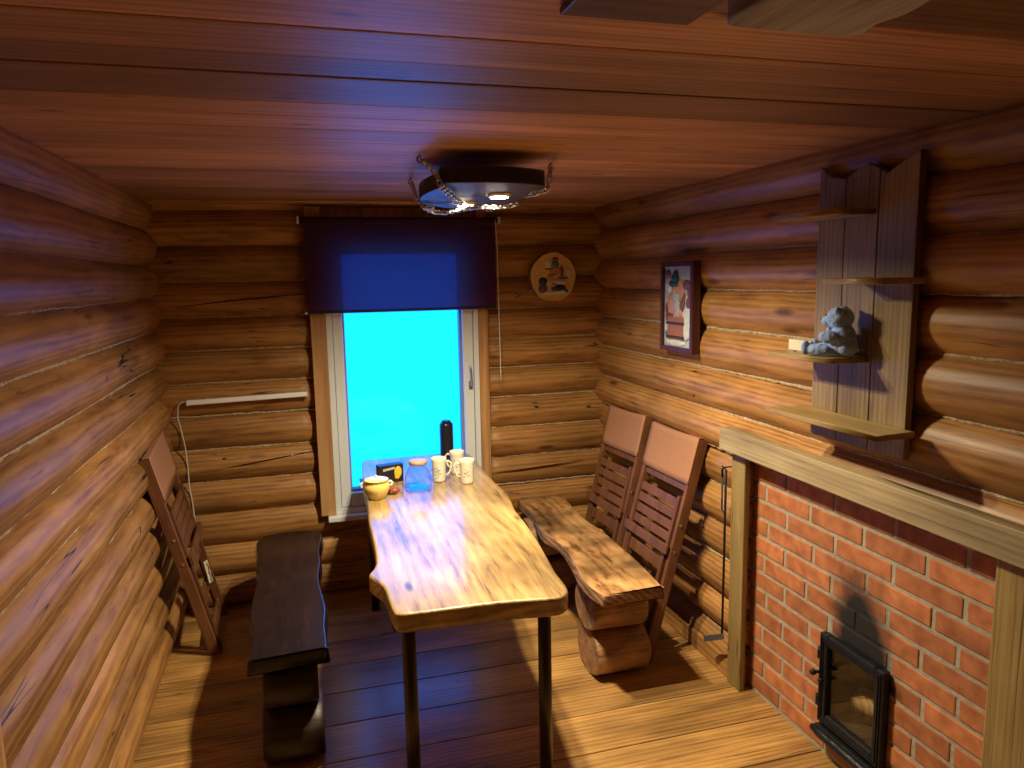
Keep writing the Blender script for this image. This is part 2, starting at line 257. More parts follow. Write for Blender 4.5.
# ------------------------------------------------------------------ mesh helpers
class MB:
    def __init__(s): s.bm = bmesh.new()
    def add(s, verts, faces, mi=0, smooth=False):
        vs = [s.bm.verts.new(v) for v in verts]
        for f in faces:
            try: q = s.bm.faces.new([vs[i] for i in f])
            except ValueError: continue
            q.material_index = mi; q.smooth = smooth
        return vs
    def box(s, a, b, mi=0, mat=None, bev=0):
        t = bmesh.new(); bmesh.ops.create_cube(t, size=1)
        for v in t.verts:
            v.co = Vector(((a[0]+b[0])/2+v.co.x*(b[0]-a[0]), (a[1]+b[1])/2+v.co.y*(b[1]-a[1]), (a[2]+b[2])/2+v.co.z*(b[2]-a[2])))
        if bev: bmesh.ops.bevel(t, geom=list(t.edges), offset=bev, segments=2, profile=.5, affect='EDGES')
        s.merge(t, mi, mat, False); return s
    def merge(s, t, mi=0, mat=None, smooth=None):
        t.verts.index_update(); t.verts.ensure_lookup_table()
        vs = [s.bm.verts.new(mat @ v.co if mat else v.co) for v in t.verts]
        for f in t.faces:
            q = s.bm.faces.new([vs[v.index] for v in f.verts]); q.material_index = mi if mi is not None else f.material_index
            q.smooth = f.smooth if smooth is None else smooth
        t.free()
    def sphere(s, c, r, mi=0, mat=None, sub=2):
        t = bmesh.new(); bmesh.ops.create_icosphere(t, subdivisions=sub, radius=1)
        r = r if hasattr(r, '__len__') else (r, r, r)
        for v in t.verts: v.co = Vector((c[0]+v.co.x*r[0], c[1]+v.co.y*r[1], c[2]+v.co.z*r[2]))
        s.merge(t, mi, mat, True); return s
    def tube(s, pts, r, n=10, mi=0, cap=True, closed=False):
        pts = [Vector(p) for p in pts]; rings = []; k = len(pts)
        rr = r if hasattr(r, '__len__') else [r]*k
        up = None
        for i, p in enumerate(pts):
            d = (pts[(i+1) % k]-pts[i-1]) if closed or 0 < i < k-1 else (pts[1]-pts[0] if i == 0 else pts[-1]-pts[-2])
            d.normalize()
            if up is None:
                up = d.orthogonal().normalized()
            up = (up-d*up.dot(d)); up.normalize(); sd = d.cross(up)
            rings.append([s.bm.verts.new(p+(up*math.cos(2*PI*j/n)+sd*math.sin(2*PI*j/n))*rr[i]) for j in range(n)])
        seq = list(range(k-1))+([k-1] if closed else [])
        for i in seq:
            A, B = rings[i], rings[(i+1) % k]
            for j in range(n):
                f = s.bm.faces.new((A[j], A[(j+1) % n], B[(j+1) % n], B[j])); f.material_index = mi; f.smooth = True
        if cap and not closed:
            for q in (list(reversed(rings[0])), rings[-1]):
                f = s.bm.faces.new(q); f.material_index = mi
        return s
    def lathe(s, prof, n=32, mi=0, c=(0, 0, 0), smooth=True):
        rings = []
        for r, z in prof:
            if r < 1e-6: rings.append([s.bm.verts.new((c[0], c[1], c[2]+z))])
            else: rings.append([s.bm.verts.new((c[0]+r*math.cos(2*PI*j/n), c[1]+r*math.sin(2*PI*j/n), c[2]+z)) for j in range(n)])
        for A, B in zip(rings, rings[1:]):
            for j in range(n):
                a, b = A[j % len(A)], A[(j+1) % len(A)]; d, e = B[j % len(B)], B[(j+1) % len(B)]
                q = []
                for v in (a, b, e, d):
                    if v not in q: q.append(v)
                if len(q) > 2:
                    f = s.bm.faces.new(q); f.material_index = mi; f.smooth = smooth
        return s
    def prism(s, poly, z0, z1, mi=0, side=None, mat=None, bev=0, inset=0.0, rnd=0.0):
        """poly (x,y) extruded z0..z1 ; side material index for the flanks"""
        t = bmesh.new(); n = len(poly)
        cx = sum(p[0] for p in poly)/n; cy = sum(p[1] for p in poly)/n
        A = [t.verts.new((x, y, z1)) for x, y in poly]
        B = [t.verts.new((x+(x-cx)*inset, y, z0)) for x, y in poly]
        top = t.faces.new(A); bot = t.faces.new(list(reversed(B)))
        sd = [t.faces.new((A[i], B[i], B[(i+1) % n], A[(i+1) % n])) for i in range(n)]
        bmesh.ops.recalc_face_normals(t, faces=t.faces)
        top.material_index = bot.material_index = mi
        for f in sd: f.material_index = mi if side is None else side; f.smooth = True
        if bev:
            ed = [e for e in t.edges if any(f in (top, bot) for f in e.link_faces)]
            bmesh.ops.bevel(t, geom=ed, offset=bev, segments=3, profile=.5, affect='EDGES')
        s.merge(t, None, mat); return s
    def build(s, name, mats, parent=None, loc=None):
        bmesh.ops.recalc_face_normals(s.bm, faces=s.bm.faces)
        lay = s.bm.faces.layers.float.new('tone'); s.bm.faces.ensure_lookup_table(); rt = random.Random(name+str(len(s.bm.faces)))
        seen = [False]*len(s.bm.faces); s.bm.faces.index_update()
        for f0 in s.bm.faces:                                # one random tone per loose piece (board, log, brick)
            if seen[f0.index]: continue
            val = rt.random(); st_ = [f0]; seen[f0.index] = True
            while st_:
                f1 = st_.pop(); f1[lay] = val
                for v_ in f1.verts:
                    for f2 in v_.link_faces:
                        if not seen[f2.index]: seen[f2.index] = True; st_.append(f2)
        me = bpy.data.meshes.new(name); s.bm.to_mesh(me); s.bm.free()
        for m in (mats if isinstance(mats, (list, tuple)) else [mats]): me.materials.append(m)
        o = bpy.data.objects.new(name, me); C.objects.link(o)
        if parent: o.parent = parent
        if loc: o.location = loc
        return o
def tag(o, label=None, cat=None, group=None, kind=None):
    if label: o['label'] = label
    if cat: o['category'] = cat
    if group: o['group'] = group
    if kind: o['kind'] = kind
    return o
def thing(name, label, cat, loc=(0, 0, 0), group=None, mat=None):
    o = bpy.data.objects.new(name, None); C.objects.link(o); o.empty_display_size = .1
    if mat is not None: o.matrix_world = mat
    else: o.location = loc
    return tag(o, label, cat, group)
def kids(o): return [c for c in bpy.data.objects if c.parent == o]
def copy_tree(o, parent=None):
    c = o.copy(); C.objects.link(c)
    if parent: c.parent = parent
    for k in kids(o): copy_tree(k, c)
    return c
def struct(o): o['kind'] = 'structure'; return o

# ------------------------------------------------------------------ room shell
CEIL = 2.14
def log_between(mb, axis, c, r, a, b, taper=0.0, wob=.004, n=28, seed=0, ends=True, mi=0):
    """one round log along axis from a to b, centre c = (offset, z)"""
    k = max(4, int(abs(b-a)/.09)); rnd = random.Random(seed); ph = rnd.random()*50
    rings = []
    for i in range(k+1):
        t = a+(b-a)*i/k
        rr = r*(1+taper*(i/k-.5))
        if ends and (i == 0 or i == k): rr *= .93
        dz = wob*mnoise.noise(Vector((t*1.3+ph, 0, ph))); dx = wob*mnoise.noise(Vector((t*1.1+ph, 7, ph)))
        ring = []
        for j in range(n):
            an = 2*PI*j/n
            q = rr*(1+.018*mnoise.noise(Vector((t*1.6+ph, math.cos(an)*1.6, math.sin(an)*1.6+ph))))
            u, z = c[0]+dx+q*math.cos(an), c[1]+dz+q*math.sin(an)
            ring.append(mb.bm.verts.new((u, t, z) if axis == 'Y' else (t, u, z)))
        rings.append(ring)
    for A, B in zip(rings, rings[1:]):
        for j in range(n):
            f = mb.bm.faces.new((A[j], A[(j+1) % n], B[(j+1) % n], B[j])); f.smooth = True; f.material_index = mi
    for q in (rings[0], list(reversed(rings[-1]))): mb.bm.faces.new(q).material_index = mi
def chink(mb, axis, u, z, a, b, r, seed, mi=1):
    rnd = random.Random(seed); k = int(abs(b-a)/.03)
    pts = []; rs = []
    for i in range(k+1):
        t = a+(b-a)*i/k
        du, dz = rnd.uniform(-.002, .002), rnd.uniform(-.0025, .0025)
        pts.append((u+du, t, z+dz) if axis == 'Y' else (t, u+du, z+dz)); rs.append(r*rnd.uniform(.75, 1.3))
    mb.tube(pts, rs, 6, mi)
SIDE = [2.20, 2.01, 1.84, 1.68, 1.512, 1.335, 1.155, .993, .815, .655, .49, .32, .15, -.02]
BACK = [2.29, 2.11, 1.935, 1.755, 1.572, 1.40, 1.23, 1.056, .873, .70, .53, .345, .174, 0.0]
YA, YB = -1.3, 4.30                                     # front and back ends of the side walls
def wall_logs(mb, axis, sgn, front, seams, spans, seed0, fat=1.17):
    for i, (zt, zb) in enumerate(zip(seams, seams[1:])):
        rnd = random.Random(seed0+i); h = zt-zb; r = h/2*fat
        for k, (a, b) in enumerate(spans(i, (zt+zb)/2)):
            log_between(mb, axis, (front+sgn*r+rnd.uniform(-.004, .006), (zt+zb)/2), r*rnd.uniform(.985, 1.02), a, b, rnd.uniform(-.04, .04), .005, seed=seed0*100+i*7+k)
            rr = h/2*fat; dep = rr-math.sqrt(max(rr*rr-(h/2)**2, 0))
            if i < len(seams)-2: chink(mb, axis, front+sgn*(dep-.001), zb, a+.005, b-.005, (.0075 if axis == 'Y' else .0055) if i > 2 else .004, seed0*31+i*3+k)
lw = MB(); wall_logs(lw, 'Y', -1, -.675, SIDE, lambda i, z: [(YA, YB)], 11)
struct(lw.build('wall_left', [M_logY, M_chink]))
rw = MB(); wall_logs(rw, 'Y', 1, 1.69, SIDE, lambda i, z: [(YA, YB)] if z > 1.0 else [], 43)
wall_logs(rw, 'Y', 1, 1.716, SIDE, lambda i, z: [(2.572, YB), (YA, 1.36)] if z < 1.0 else [], 43)
struct(rw.build('wall_right', [M_logY, M_chink]))
def bspan(i, z):
    return [(-.85, 1.87)] if z > 2.03 or z < .44 else [(-.85, .068), (.985, 1.87)]
bw = MB(); wall_logs(bw, 'X', 1, 4.085, BACK, bspan, 71)
# long drying cracks seen on three of the back logs
def crack(mb, pts, r=.0035): mb.tube(pts, [r*.3]+[r]*(len(pts)-2)+[r*.3], 6, 2)
crack(bw, [(-.60, 4.092, 1.63), (-.35, 4.086, 1.655), (-.12, 4.087, 1.672), (.06, 4.09, 1.683)])
crack(bw, [(-.56, 4.094, .765), (-.35, 4.086, .785), (-.15, 4.087, .81), (.06, 4.094, .835)])
crack(bw, [(1.02, 4.085, .615), (1.2, 4.083, .622), (1.4, 4.084, .632), (1.6, 4.086, .645)])
struct(bw.build('wall_back', [M_logX, M_chink, M_eye]))
fw = MB(); wall_logs(fw, 'X', -1, -1.1, BACK, lambda i, z: [(-.9, 1.95)], 97)
struct(fw.build('wall_front', [M_logX, M_chink]))

fl = MB(); ys = [4.26-.235*i for i in range(24)]         # floorboards run across the room
ys = [3.05+.235*i for i in range(5, -25, -1)]
for i, (yt, yb) in enumerate(zip(ys, ys[1:])):
    fl.box((-.85, yb+.0022, -.03), (1.9, yt-.0022, 0), bev=.0025)
fl.box((-.85, -1.4, -.06), (1.9, 4.3, -.0305), 1)
struct(fl.build('floor', [M_floor, M_eye]))
cl = MB(); cs = [4.32, 4.13, 3.93, 3.76, 3.55, 3.38, 3.17, 3.03, 2.83, 2.62, 2.46, 2.25, 2.07, 1.91, 1.77, 1.55, 1.42, 1.26, 1.06, .85, .62, .4, .2, 0, -.2, -.4, -.6, -.8, -1, -1.2, -1.4]
for i, (yt, yb) in enumerate(zip(cs, cs[1:])):
    dz = random.Random(i).uniform(0, .003)
    cl.box((-.86, yb+.001, CEIL+dz), (1.9, yt-.001, CEIL+.03), bev=.0045)
cl.box((-.86, -1.4, CEIL+.0305), (1.9, 4.32, CEIL+.05), 1)
struct(cl.build('ceiling', [M_ceil, M_eye]))
bb = MB(); bb.box((1.70, 2.634, 0), (1.80, 4.1, .085), bev=.004)
struct(bb.build('baseboard_right', M_logY))
tr = MB(); tr.box((-.69, 1.50, 0), (-.625, 1.613, 2.0), bev=.004)
struct(tr.build('trim_1', M_casing))

# ------------------------------------------------------------------ window, set in the back wall
win = thing('window_1', 'white framed window with plain timber casing behind the table, cyan daylight in its pane', 'window', (.535, 4.06, .45)); win['kind'] = 'structure'
wx, wy, wz = win.location
def WB(x0, x1, y0, y1, z0, z1, bev=.003): b = MB(); b.box((x0-wx, y0-wy, z0-wz), (x1-wx, y1-wy, z1-wz), bev=bev); return b
tag(WB(.050, .128, 4.035, 4.30, .475, 2.13).build('casing', M_casing, win), 'bare timber casing board left of the frame')
tag(WB(.958, 1.012, 4.035, 4.30, .475, 2.13).build('casing', M_casing, win), 'bare timber casing board right of the frame')
tag(WB(.1285, .9575, 4.09, 4.25, 2.0005, 2.13).build('casing', M_casing, win), 'timber header board behind the blind')
f = MB()
def fb(x0, x1, y0, y1, z0, z1, bev=.003): f.box((x0-wx, y0-wy, z0-wz), (x1-wx, y1-wy, z1-wz), bev=bev)
for x0, x1 in ((.1285, .160), (.928, .9575)): fb(x0, x1, 4.045, 4.20, .475, 2.0)
fb(.16, .928, 4.045, 4.20, .475, .505); fb(.16, .928, 4.045, 4.20, 1.97, 2.0)
f.build('window_frame', M_white, win)
f = MB()
for x0, x1 in ((.162, .214), (.868, .926)): fb(x0, x1, 4.055, 4.135, .507, 1.968, .006)
fb(.214, .868, 4.055, 4.135, .507, .585, .006); fb(.214, .868, 4.055, 4.135, 1.90, 1.968, .006)
sash = f.build('sash', M_white, win)
f = MB()
for x0, x1 in ((.2145, .226), (.856, .8675)): fb(x0, x1, 4.085, 4.13, .5855, 1.8995, .002)
fb(.226, .856, 4.085, 4.13, .5855, .600, .002); fb(.226, .856, 4.085, 4.13, 1.886, 1.8995, .002)
tag(f.build('gasket', M_wgrey, sash), 'grey rubber bead around the pane')
WB(.226, .856, 4.110, 4.116, .60, 1.886, 0).build('pane', M_glass, sash)
h = MB(); h.box((.895-wx, 4.046-wy, 1.125-wz), (.917-wx, 4.0545-wy, 1.175-wz), bev=.003)
h.tube([(.906-wx, 4.05-wy, 1.15-wz), (.906-wx, 4.022-wy, 1.15-wz), (.905-wx, 4.016-wy, 1.17-wz), (.900-wx, 4.014-wy, 1.25-wz), (.893-wx, 4.016-wy, 1.262-wz)], [.007, .007, .007, .006, .004], 8)
h.build('handle', M_steel, win)
sl = MB(); sl.box((.085-wx, 4.0-wy, .445-wz), (1.0-wx, 4.2-wy, .474-wz), bev=.005); sl.build('sill', M_white, win)

# ------------------------------------------------------------------ roller blind
bl = thing('roller_blind', 'dark purple roller blind drawn half down over the window', 'blind', (.545, 4.0, 2.04))
b = MB(); b.tube([(-.52, 0, .018), (.52, 0, .018)], .016, 14); b.build('roller_tube', M_blind, bl)
b = MB(); P = 24
vs = []
for i in range(P+1):
    z = -.005-(.455-.005)*i/P
    vs.append([(-.505, -.013+.002*math.sin(i*.5), z), (.505, -.013+.002*math.sin(i*.5+.6), z)])
bm = b.bm; rows = [[bm.verts.new(v) for v in r] for r in vs]
for A, B in zip(rows, rows[1:]): bm.faces.new((A[0], A[1], B[1], B[0])).smooth = True
b.build('fabric', M_blind, bl)
b = MB(); b.box((-.505, -.021, -.462), (.505, -.008, -.448), bev=.003); tag(b.build('bottom_bar', M_blackbox, bl), 'black bottom rail of the blind')
for x in (-.53, .53):
    b = MB(); b.box((x-.006, -.018, 0), (x+.006, .030, .036), bev=.003); tag(b.build('bracket', M_white, bl), 'small white end bracket')
for sx in (-1,):
    b = MB(); b.sphere((sx*.514, -.014, -.455), (.008, .008, .008)); tag(b.build('end_cap', M_white, bl), 'white cap on the bottom rail')
b = MB(); pts = [(.524, -.03, .02-.021*i) for i in range(41)]
b.tube([(.508+.0002*i, -.014-.02*min(1, i/6), .015-.0215*i) for i in range(41)], .0022, 6)
for i in range(82): b.sphere((.508+.0001*i, -.014-.02*min(1, i/12), .015-.01075*i), .0034, sub=1)
tag(b.build('pull_chain', M_cord, bl), 'white beaded pull chain')

# ------------------------------------------------------------------ light tube with cord
lt = thing('wall_light_tube', 'slim white unlit light tube on the back wall left of the window', 'light', (-.285, 4.055, 1.148))
mt = Matrix.Rotation(-.018, 4, 'Y')
b = MB(); b.box((-.295, -.014, -.013), (.295, .012, .013), bev=.006, mat=mt); b.build('housing', M_tube, lt)
for s in (-1, 1):
    b = MB(); b.box((s*.295-.006, -.015, -.014), (s*.295+.006, .014, .014), bev=.004, mat=mt); b.build('end_cap', M_white, lt)
for s in (-.2, .2):
    b = MB(); b.box((s-.008, .010, -.012), (s+.008, .032, .012), mat=mt); b.build('clip', M_white, lt)
b = MB(); b.tube([(-.298, 0, .0), (-.325, .002, -.002), (-.342, .012, -.02), (-.350, .018, -.08), (-.337, .022, -.16), (-.325, .018, -.25), (-.323, .024, -.35), (-.322, .02, -.45), (-.315, .022, -.53), (-.31, .022, -.62), (-.30, .02, -.72)], .0032, 8)
b.build('power_cord', M_cord, lt)

# ------------------------------------------------------------------ table
TS = .975; TZ = .775
TAB = [(.276, 3.989), (.25, 3.605), (.241, 3.267), (.225, 3.031), (.221, 2.774), (.208, 2.558), (.176, 2.47), (.184, 2.421), (.211, 2.349), (.216, 2.247), (.22, 2.168), (.234, 2.126), (.305, 2.117), (.388, 2.115), (.473, 2.114), (.564, 2.107), (.629, 2.098), (.72, 2.084), (.757, 2.099), (.779, 2.134), (.787, 2.192), (.79, 2.283), (.806, 2.418), (.826, 2.59), (.842, 2.789), (.851, 2.989), (.882, 3.209), (.879, 3.474), (.886, 3.788), (.889, 4.06), (.86, 4.105), (.754, 4.129), (.499, 4.122), (.321, 4.125), (.288, 4.09)]
TAB = [(x*TS, y*TS) for x, y in TAB]
def smooth_poly(P, k=3):
    out = []; n = len(P)
    for i in range(n):
        p0, p1, p2, p3 = [Vector(P[(i+j-1) % n]) for j in range(4)]
        for s in range(k):
            t = s/k
            out.append(tuple(.5*((2*p1)+(p2-p0)*t+(2*p0-5*p1+4*p2-p3)*t*t+(3*p1-p0-3*p2+p3)*t**3)))
    return out
tcx, tcy = .52, 3.0
tb = thing('slab_dining_table', 'long glossy live-edge slab table on steel pipe legs under the hanging lamp', 'table', (tcx, tcy, 0))
b = MB(); b.prism(smooth_poly([(x-tcx, y-tcy) for x, y in TAB]), TZ-.062, TZ, 0, 1, bev=.010)
b.build('tabletop', [M_table, M_edge], tb)
for x, y in ((.264, 2.15), (.70, 2.14), (.30, 3.82), (.82, 3.82)):
    b = MB(); b.tube([(x-tcx, y-tcy, .004), (x-tcx, y-tcy, TZ-.0625)], .0215, 18)
    lg = b.build('leg', M_dsteel, tb)
    b = MB(); b.box((x-tcx-.05, y-tcy-.05, TZ-.0665), (x-tcx+.05, y-tcy+.05, TZ-.0622), bev=.001); b.build('mounting_plate', M_dsteel, lg)
    b = MB(); b.tube([(x-tcx, y-tcy, 0), (x-tcx, y-tcy, .012)], .024, 18); b.build('foot_cap', M_blackbox, lg)

# ------------------------------------------------------------------ benches
BZ = .465; BS = .988
RB = [(1.177, 4.063), (1.181, 3.79), (1.15, 3.6), (1.136, 3.46), (1.158, 3.368), (1.166, 3.232), (1.139, 3.025), (1.115, 2.882), (1.116, 2.76), (1.129, 2.69), (1.131, 2.672), (1.145, 2.667), (1.255, 2.672), (1.38, 2.673), (1.397, 2.674), (1.400, 2.69), (1.422, 2.952), (1.43, 3.304), (1.440, 3.413), (1.425, 3.46), (1.415, 3.62), (1.425, 3.75), (1.436, 3.99), (1.40, 4.06), (1.289, 4.061)]
LB = [(-.255, 3.881), (-.26, 3.581), (-.26, 3.486), (-.245, 3.366), (-.25, 3.202), (-.257, 3.02), (-.253, 2.896), (-.235, 2.766), (-.24, 2.62), (-.242, 2.585), (-.241, 2.567), (-.22, 2.564), (.005, 2.581), (.022, 2.583), (.024, 2.60), (.024, 2.67), (.022, 2.769), (.031, 2.919), (.019, 3.09), (.011, 3.255), (.024, 3.43), (.022, 3.6), (.021, 3.886)]
def stub(mb, x0, x1, y, z, r, ry, rot=0, seed=0):
    """short log lying along X with a flattened section, rounded rim"""
    n = 32; rnd = random.Random(seed); ph = rnd.random()*9; rings = []
    st = [(x0, .93), (x0+.008, .985), (x0+.05, 1), ((x0+x1)/2, 1), (x1-.03, 1), (x1-.006, .985), (x1, .94)]
    for x, k in st:
        ring = []
        for j in range(n):
            a = 2*PI*j/n
            q = 1+.05*mnoise.noise(Vector((math.cos(a)*1.2+ph, math.sin(a)*1.2, x*3+ph)))
            yy = ry*k*q*math.cos(a); zz = r*k*q*math.sin(a)
            zz = max(min(zz, r*.97), -r*.97)
            ring.append(mb.bm.verts.new((x, y+yy*math.cos(rot)-0*zz, z+zz)))
        rings.append(ring)
    for A, B in zip(rings, rings[1:]):
        for j in range(n):
            f = mb.bm.faces.new((A[j], A[(j+1) % n], B[(j+1) % n], B[j])); f.smooth = True
    mb.bm.faces.new(rings[0]).material_index = 1; mb.bm.faces.new(list(reversed(rings[-1]))).material_index = 1
def bench(name, label, poly, mats_top, mats_blk, xs, ys, thick, ry=.135):
    cx = sum(p[0] for p in poly)/len(poly)*BS; cy = 3.2
    o = thing(name, label, 'bench', (cx, cy, 0))
    b = MB(); b.prism(smooth_poly([(x*BS-cx, y*BS-cy) for x, y in poly]), BZ-thick, BZ, 0, 1, bev=.005, inset=.06)
    b.build('seat_slab', mats_top, o)
    hz = (BZ-thick)/2
    for y in ys:
        for k in (0, 1):
            b = MB(); stub(b, xs[0]-cx+.012*k*(-1 if xs[0] > 1 else 1), xs[1]-cx-.012*k, y-cy, hz*(k+.5), hz/2*1.03, ry*(1-.06*k), seed=int(y*100)+k)
            b.build('log_block', mats_blk, o)
    return o
bench('live_edge_bench', 'honey brown live-edge bench on stacked log blocks along the right wall', RB, [M_bench, M_bark], [M_block, M_cut], (1.145, 1.395), (2.89, 3.78), .048)
bench('live_edge_bench', 'almost black live-edge bench on the left side of the table', LB, [M_bdark, M_bdark], [M_bdarkX, M_bdarkX], (-.215, .0), (2.70, 3.68), .055)

# ------------------------------------------------------------------ folding chairs (built flat, then leaned)
CW, CL = .455, 1.04
def make_chair(mat, label):
    o = thing('folding_chair', label, 'chair', mat=mat, group='folded chairs leaning against the walls')
    hw = CW/2
    for s in (-1, 1):
        b = MB(); b.box((s*hw-(.024 if s > 0 else 0), -.022, 0), (s*hw+(0 if s > 0 else .024), .026, CL), bev=.004); b.build('stile', M_chair, o)
    # canvas sleeve round the stile tops
    b = MB(); n = 14; rows = []
    for zi in range(9):
        z = CL+.003-.215*zi/8
        ring = []
        for i in range(n+1):
            x = -hw+CW*i/n; sag = .012*math.sin(PI*i/n)*(.6+.4*math.sin(PI*zi/8))
            ring.append((x, -.025+sag, z-.006*math.sin(PI*i/n)*(1 if zi == 0 else .4)))
        rows.append(ring)
    R = [[b.bm.verts.new(v) for v in r] for r in rows]
    for A, B in zip(R, R[1:]):
        for i in range(n): b.bm.faces.new((A[i], A[i+1], B[i+1], B[i])).smooth = True
    q = [b.bm.verts.new((r[0], .004, r[2]+.003)) for r in rows[0]]           # folds over the stile tops
    for i in range(n): b.bm.faces.new((R[0][i], q[i], q[i+1], R[0][i+1]))
    cv = b.build('canvas_back', M_cloth, o); m = cv.modifiers.new('thick', 'SOLIDIFY'); m.thickness = .003; m.offset = 0
    b = MB(); b.box((-hw+.024, -.008, CL-.25), (hw-.024, .012, CL-.21), bev=.003); b.build('back_rail', M_chair, o)
    iw = hw-.030
    for s in (-1, 1):                                           # seat side rails
        b = MB(); b.box((s*iw-(.02 if s > 0 else 0), -.032, .49), (s*iw+(0 if s > 0 else .02), .004, .765), bev=.003); b.build('seat_rail', M_chair, o)
    for k in range(4):
        z = .728-.054*k
        b = MB(); b.box((-iw+.020, -.024, z-.0205), (iw-.020, -.010, z+.0205), bev=.003); b.build('seat_slat', M_chair, o)
    b = MB(); b.box((-hw+.006, -.048, .495), (hw-.006, -.0325, .540), bev=.004); b.build('seat_front_bar', M_chair, o)
    for s in (-1, 1):                                           # folded front legs
        b = MB(); b.box((s*(hw-.052)-.012, -.030, .015), (s*(hw-.052)+.012,   .006, .489), bev=.003); lg = b.build('leg', M_chair, o)
    for z in (.435, .27, .10):
        b = MB(); b.box((-hw+.064, -.018, z-.028), (hw-.064, -.004, z+.028), bev=.003); b.build('leg_rail', M_chair, o)
    for s in (-1, 1):
        for z in (.515, .64):
            b = MB(); b.tube([(s*hw, -.005, z), (s*(hw+.004), -.005, z)], .007, 10); tag(b.build('hinge_bolt', M_steel, o), 'round steel hinge bolt')
    return o
def lean(foot, top, side):
    Z = (Vector(top)-Vector(foot)).normalized(); X = Vector(side).normalized(); X = (X-Z*X.dot(Z)).normalized(); Y = Z.cross(X)
    m = Matrix((X, Y, Z)).transposed().to_4x4(); m.translation = foot; return m
ch = make_chair(lean((1.427, 3.095, 0.004), (1.705, 3.115, 1.0), (0, -1, 0)), 'folded wooden chair with tan canvas back leaning on the right wall, nearer the fireplace')
c2 = copy_tree(ch); c2.matrix_world = lean((1.44, 3.60, 0.004), (1.705, 3.645, 1.02), (0, -1, 0)); c2['label'] = 'folded wooden chair with tan canvas back leaning on the right wall, nearer the corner'
c3 = copy_tree(ch); c3.matrix_world = lean((-.475, 3.765, .004), (-.69, 3.655, 1.0), (.0, 1, .06)); c3.scale = (.9, 1, 1); c3['label'] = 'folded wooden chair with tan canvas back leaning on the left log wall'
# black and white paper lying in the left chair
b = MB(); b.box((-.035, -.004, -.055), (.035, .004, .055), bev=.003)
cm = lean((-.475, 3.765, .004), (-.69, 3.655, 1.0), (0, 1, .06))
fl_ = thing('card_tag', 'small white card with black marks tucked into the chair by the left wall', 'card', mat=cm @ Matrix.Translation((.045, -.037, .33)) @ Matrix.Rotation(.35, 4, 'Y'))
b.build('card', M_mug, fl_)
b = MB()
for x, z, w_, h_, a in ((-.005, .03, .04, .008, .5), (.006, .012, .03, .01, -.4), (-.008, -.008, .028, .012, .6), (.01, -.028, .03, .008, -.5), (-.01, -.042, .02, .008, .3)):
    b.box((-w_/2, -.0052, -h_/2), (w_/2, -.0042, h_/2), mat=Matrix.Translation((x, 0, z)) @ Matrix.Rotation(a, 4, 'Y'))
tag(b.build('marks', M_eye, fl_), 'black printed marks')

# ------------------------------------------------------------------ hanging lamp
lc = Vector((.62, 2.57, 2.055))
lm = Matrix.Translation(lc) @ Matrix.Rotation(math.radians(-2.86), 4, 'X')
lamp = thing('hanging_slab_lamp', 'black charred wood slab lamp with two lit spots hanging on chains', 'lamp', mat=lm)
poly = [(.443, 2.324), (.529, 2.299), (.623, 2.291), (.692, 2.302), (.752, 2.324), (.79, 2.349), (.802, 2.426), (.803, 2.52), (.778, 2.645), (.745, 2.745), (.712, 2.84), (.607, 2.855), (.53, 2.819), (.471, 2.759), (.433, 2.689), (.421, 2.578), (.434, 2.474), (.451, 2.405)]
poly = smooth_poly([(x-.62, y-2.57) for x, y in poly], 2)
b = MB(); b.prism(poly, -.028, .024, 0, 1, bev=.004)
b.build('wooden_slab', [M_under, M_black], lamp)
li = lm.inverted()
for wx_, wy_ in ((.678, 2.507), (.605, 2.703)):
    p = li @ Vector((wx_, wy_, 2.02)); 
    b = MB(); b.lathe([(.0, -.010), (.032, -.010), (.040, -.008), (.043, 0)], 32, c=(p.x, p.y, -.0285)); sp = b.build('spot_ring', M_steel, lamp)
    b = MB(); b.lathe([(0, -.0125), (.020, -.0122), (.031, -.0108)], 32, c=(p.x, p.y, -.0285)); tag(b.build('lens', M_led, sp), 'glowing white lens')
    ll = bpy.data.lights.new('spot_light', 'AREA'); ll.shape = 'DISK'; ll.size = .06; ll.energy = LED_WATT; ll.color = LED_COL; ll.spread = math.radians(155)
    lo = bpy.data.objects.new('spot_light', ll); C.objects.link(lo); lo.parent = lamp; lo.location = (p.x, p.y, -.0285-.0135)
def chain(mb, pts, L=.028, r=.0026, wd=.008):
    P_ = [Vector(p) for p in pts]; path = []
    for a, b2 in zip(P_, P_[1:]):
        k = max(1, int((b2-a).length/.004)); path += [a+(b2-a)*i/k for i in range(k)]
    path.append(P_[-1]); step = L-2*r*1.6; acc = 0; nodes = [path[0]]
    for a, b2 in zip(path, path[1:]):
        acc += (b2-a).length
        if acc >= step: nodes.append(b2); acc = 0
    for i, (a, b2) in enumerate(zip(nodes, nodes[1:])):
        d = (b2-a).normalized(); up = Vector((0, 0, 1)) if abs(d.z) < .9 else Vector((0, 1, 0))
        s1 = d.cross(up).normalized(); s2 = d.cross(s1)
        sd = (s1+s2).normalized() if i % 2 else (s1-s2).normalized()
        c = (a+b2)/2; h = L/2-wd
        ring = []
        for t in range(14):
            an = 2*PI*t/14; u = math.cos(an)*wd+(h if math.cos(an) > 0 else -h); v = math.sin(an)*wd
            ring.append(c+d*u+sd*v)
        mb.tube(ring, r, 6, closed=True)
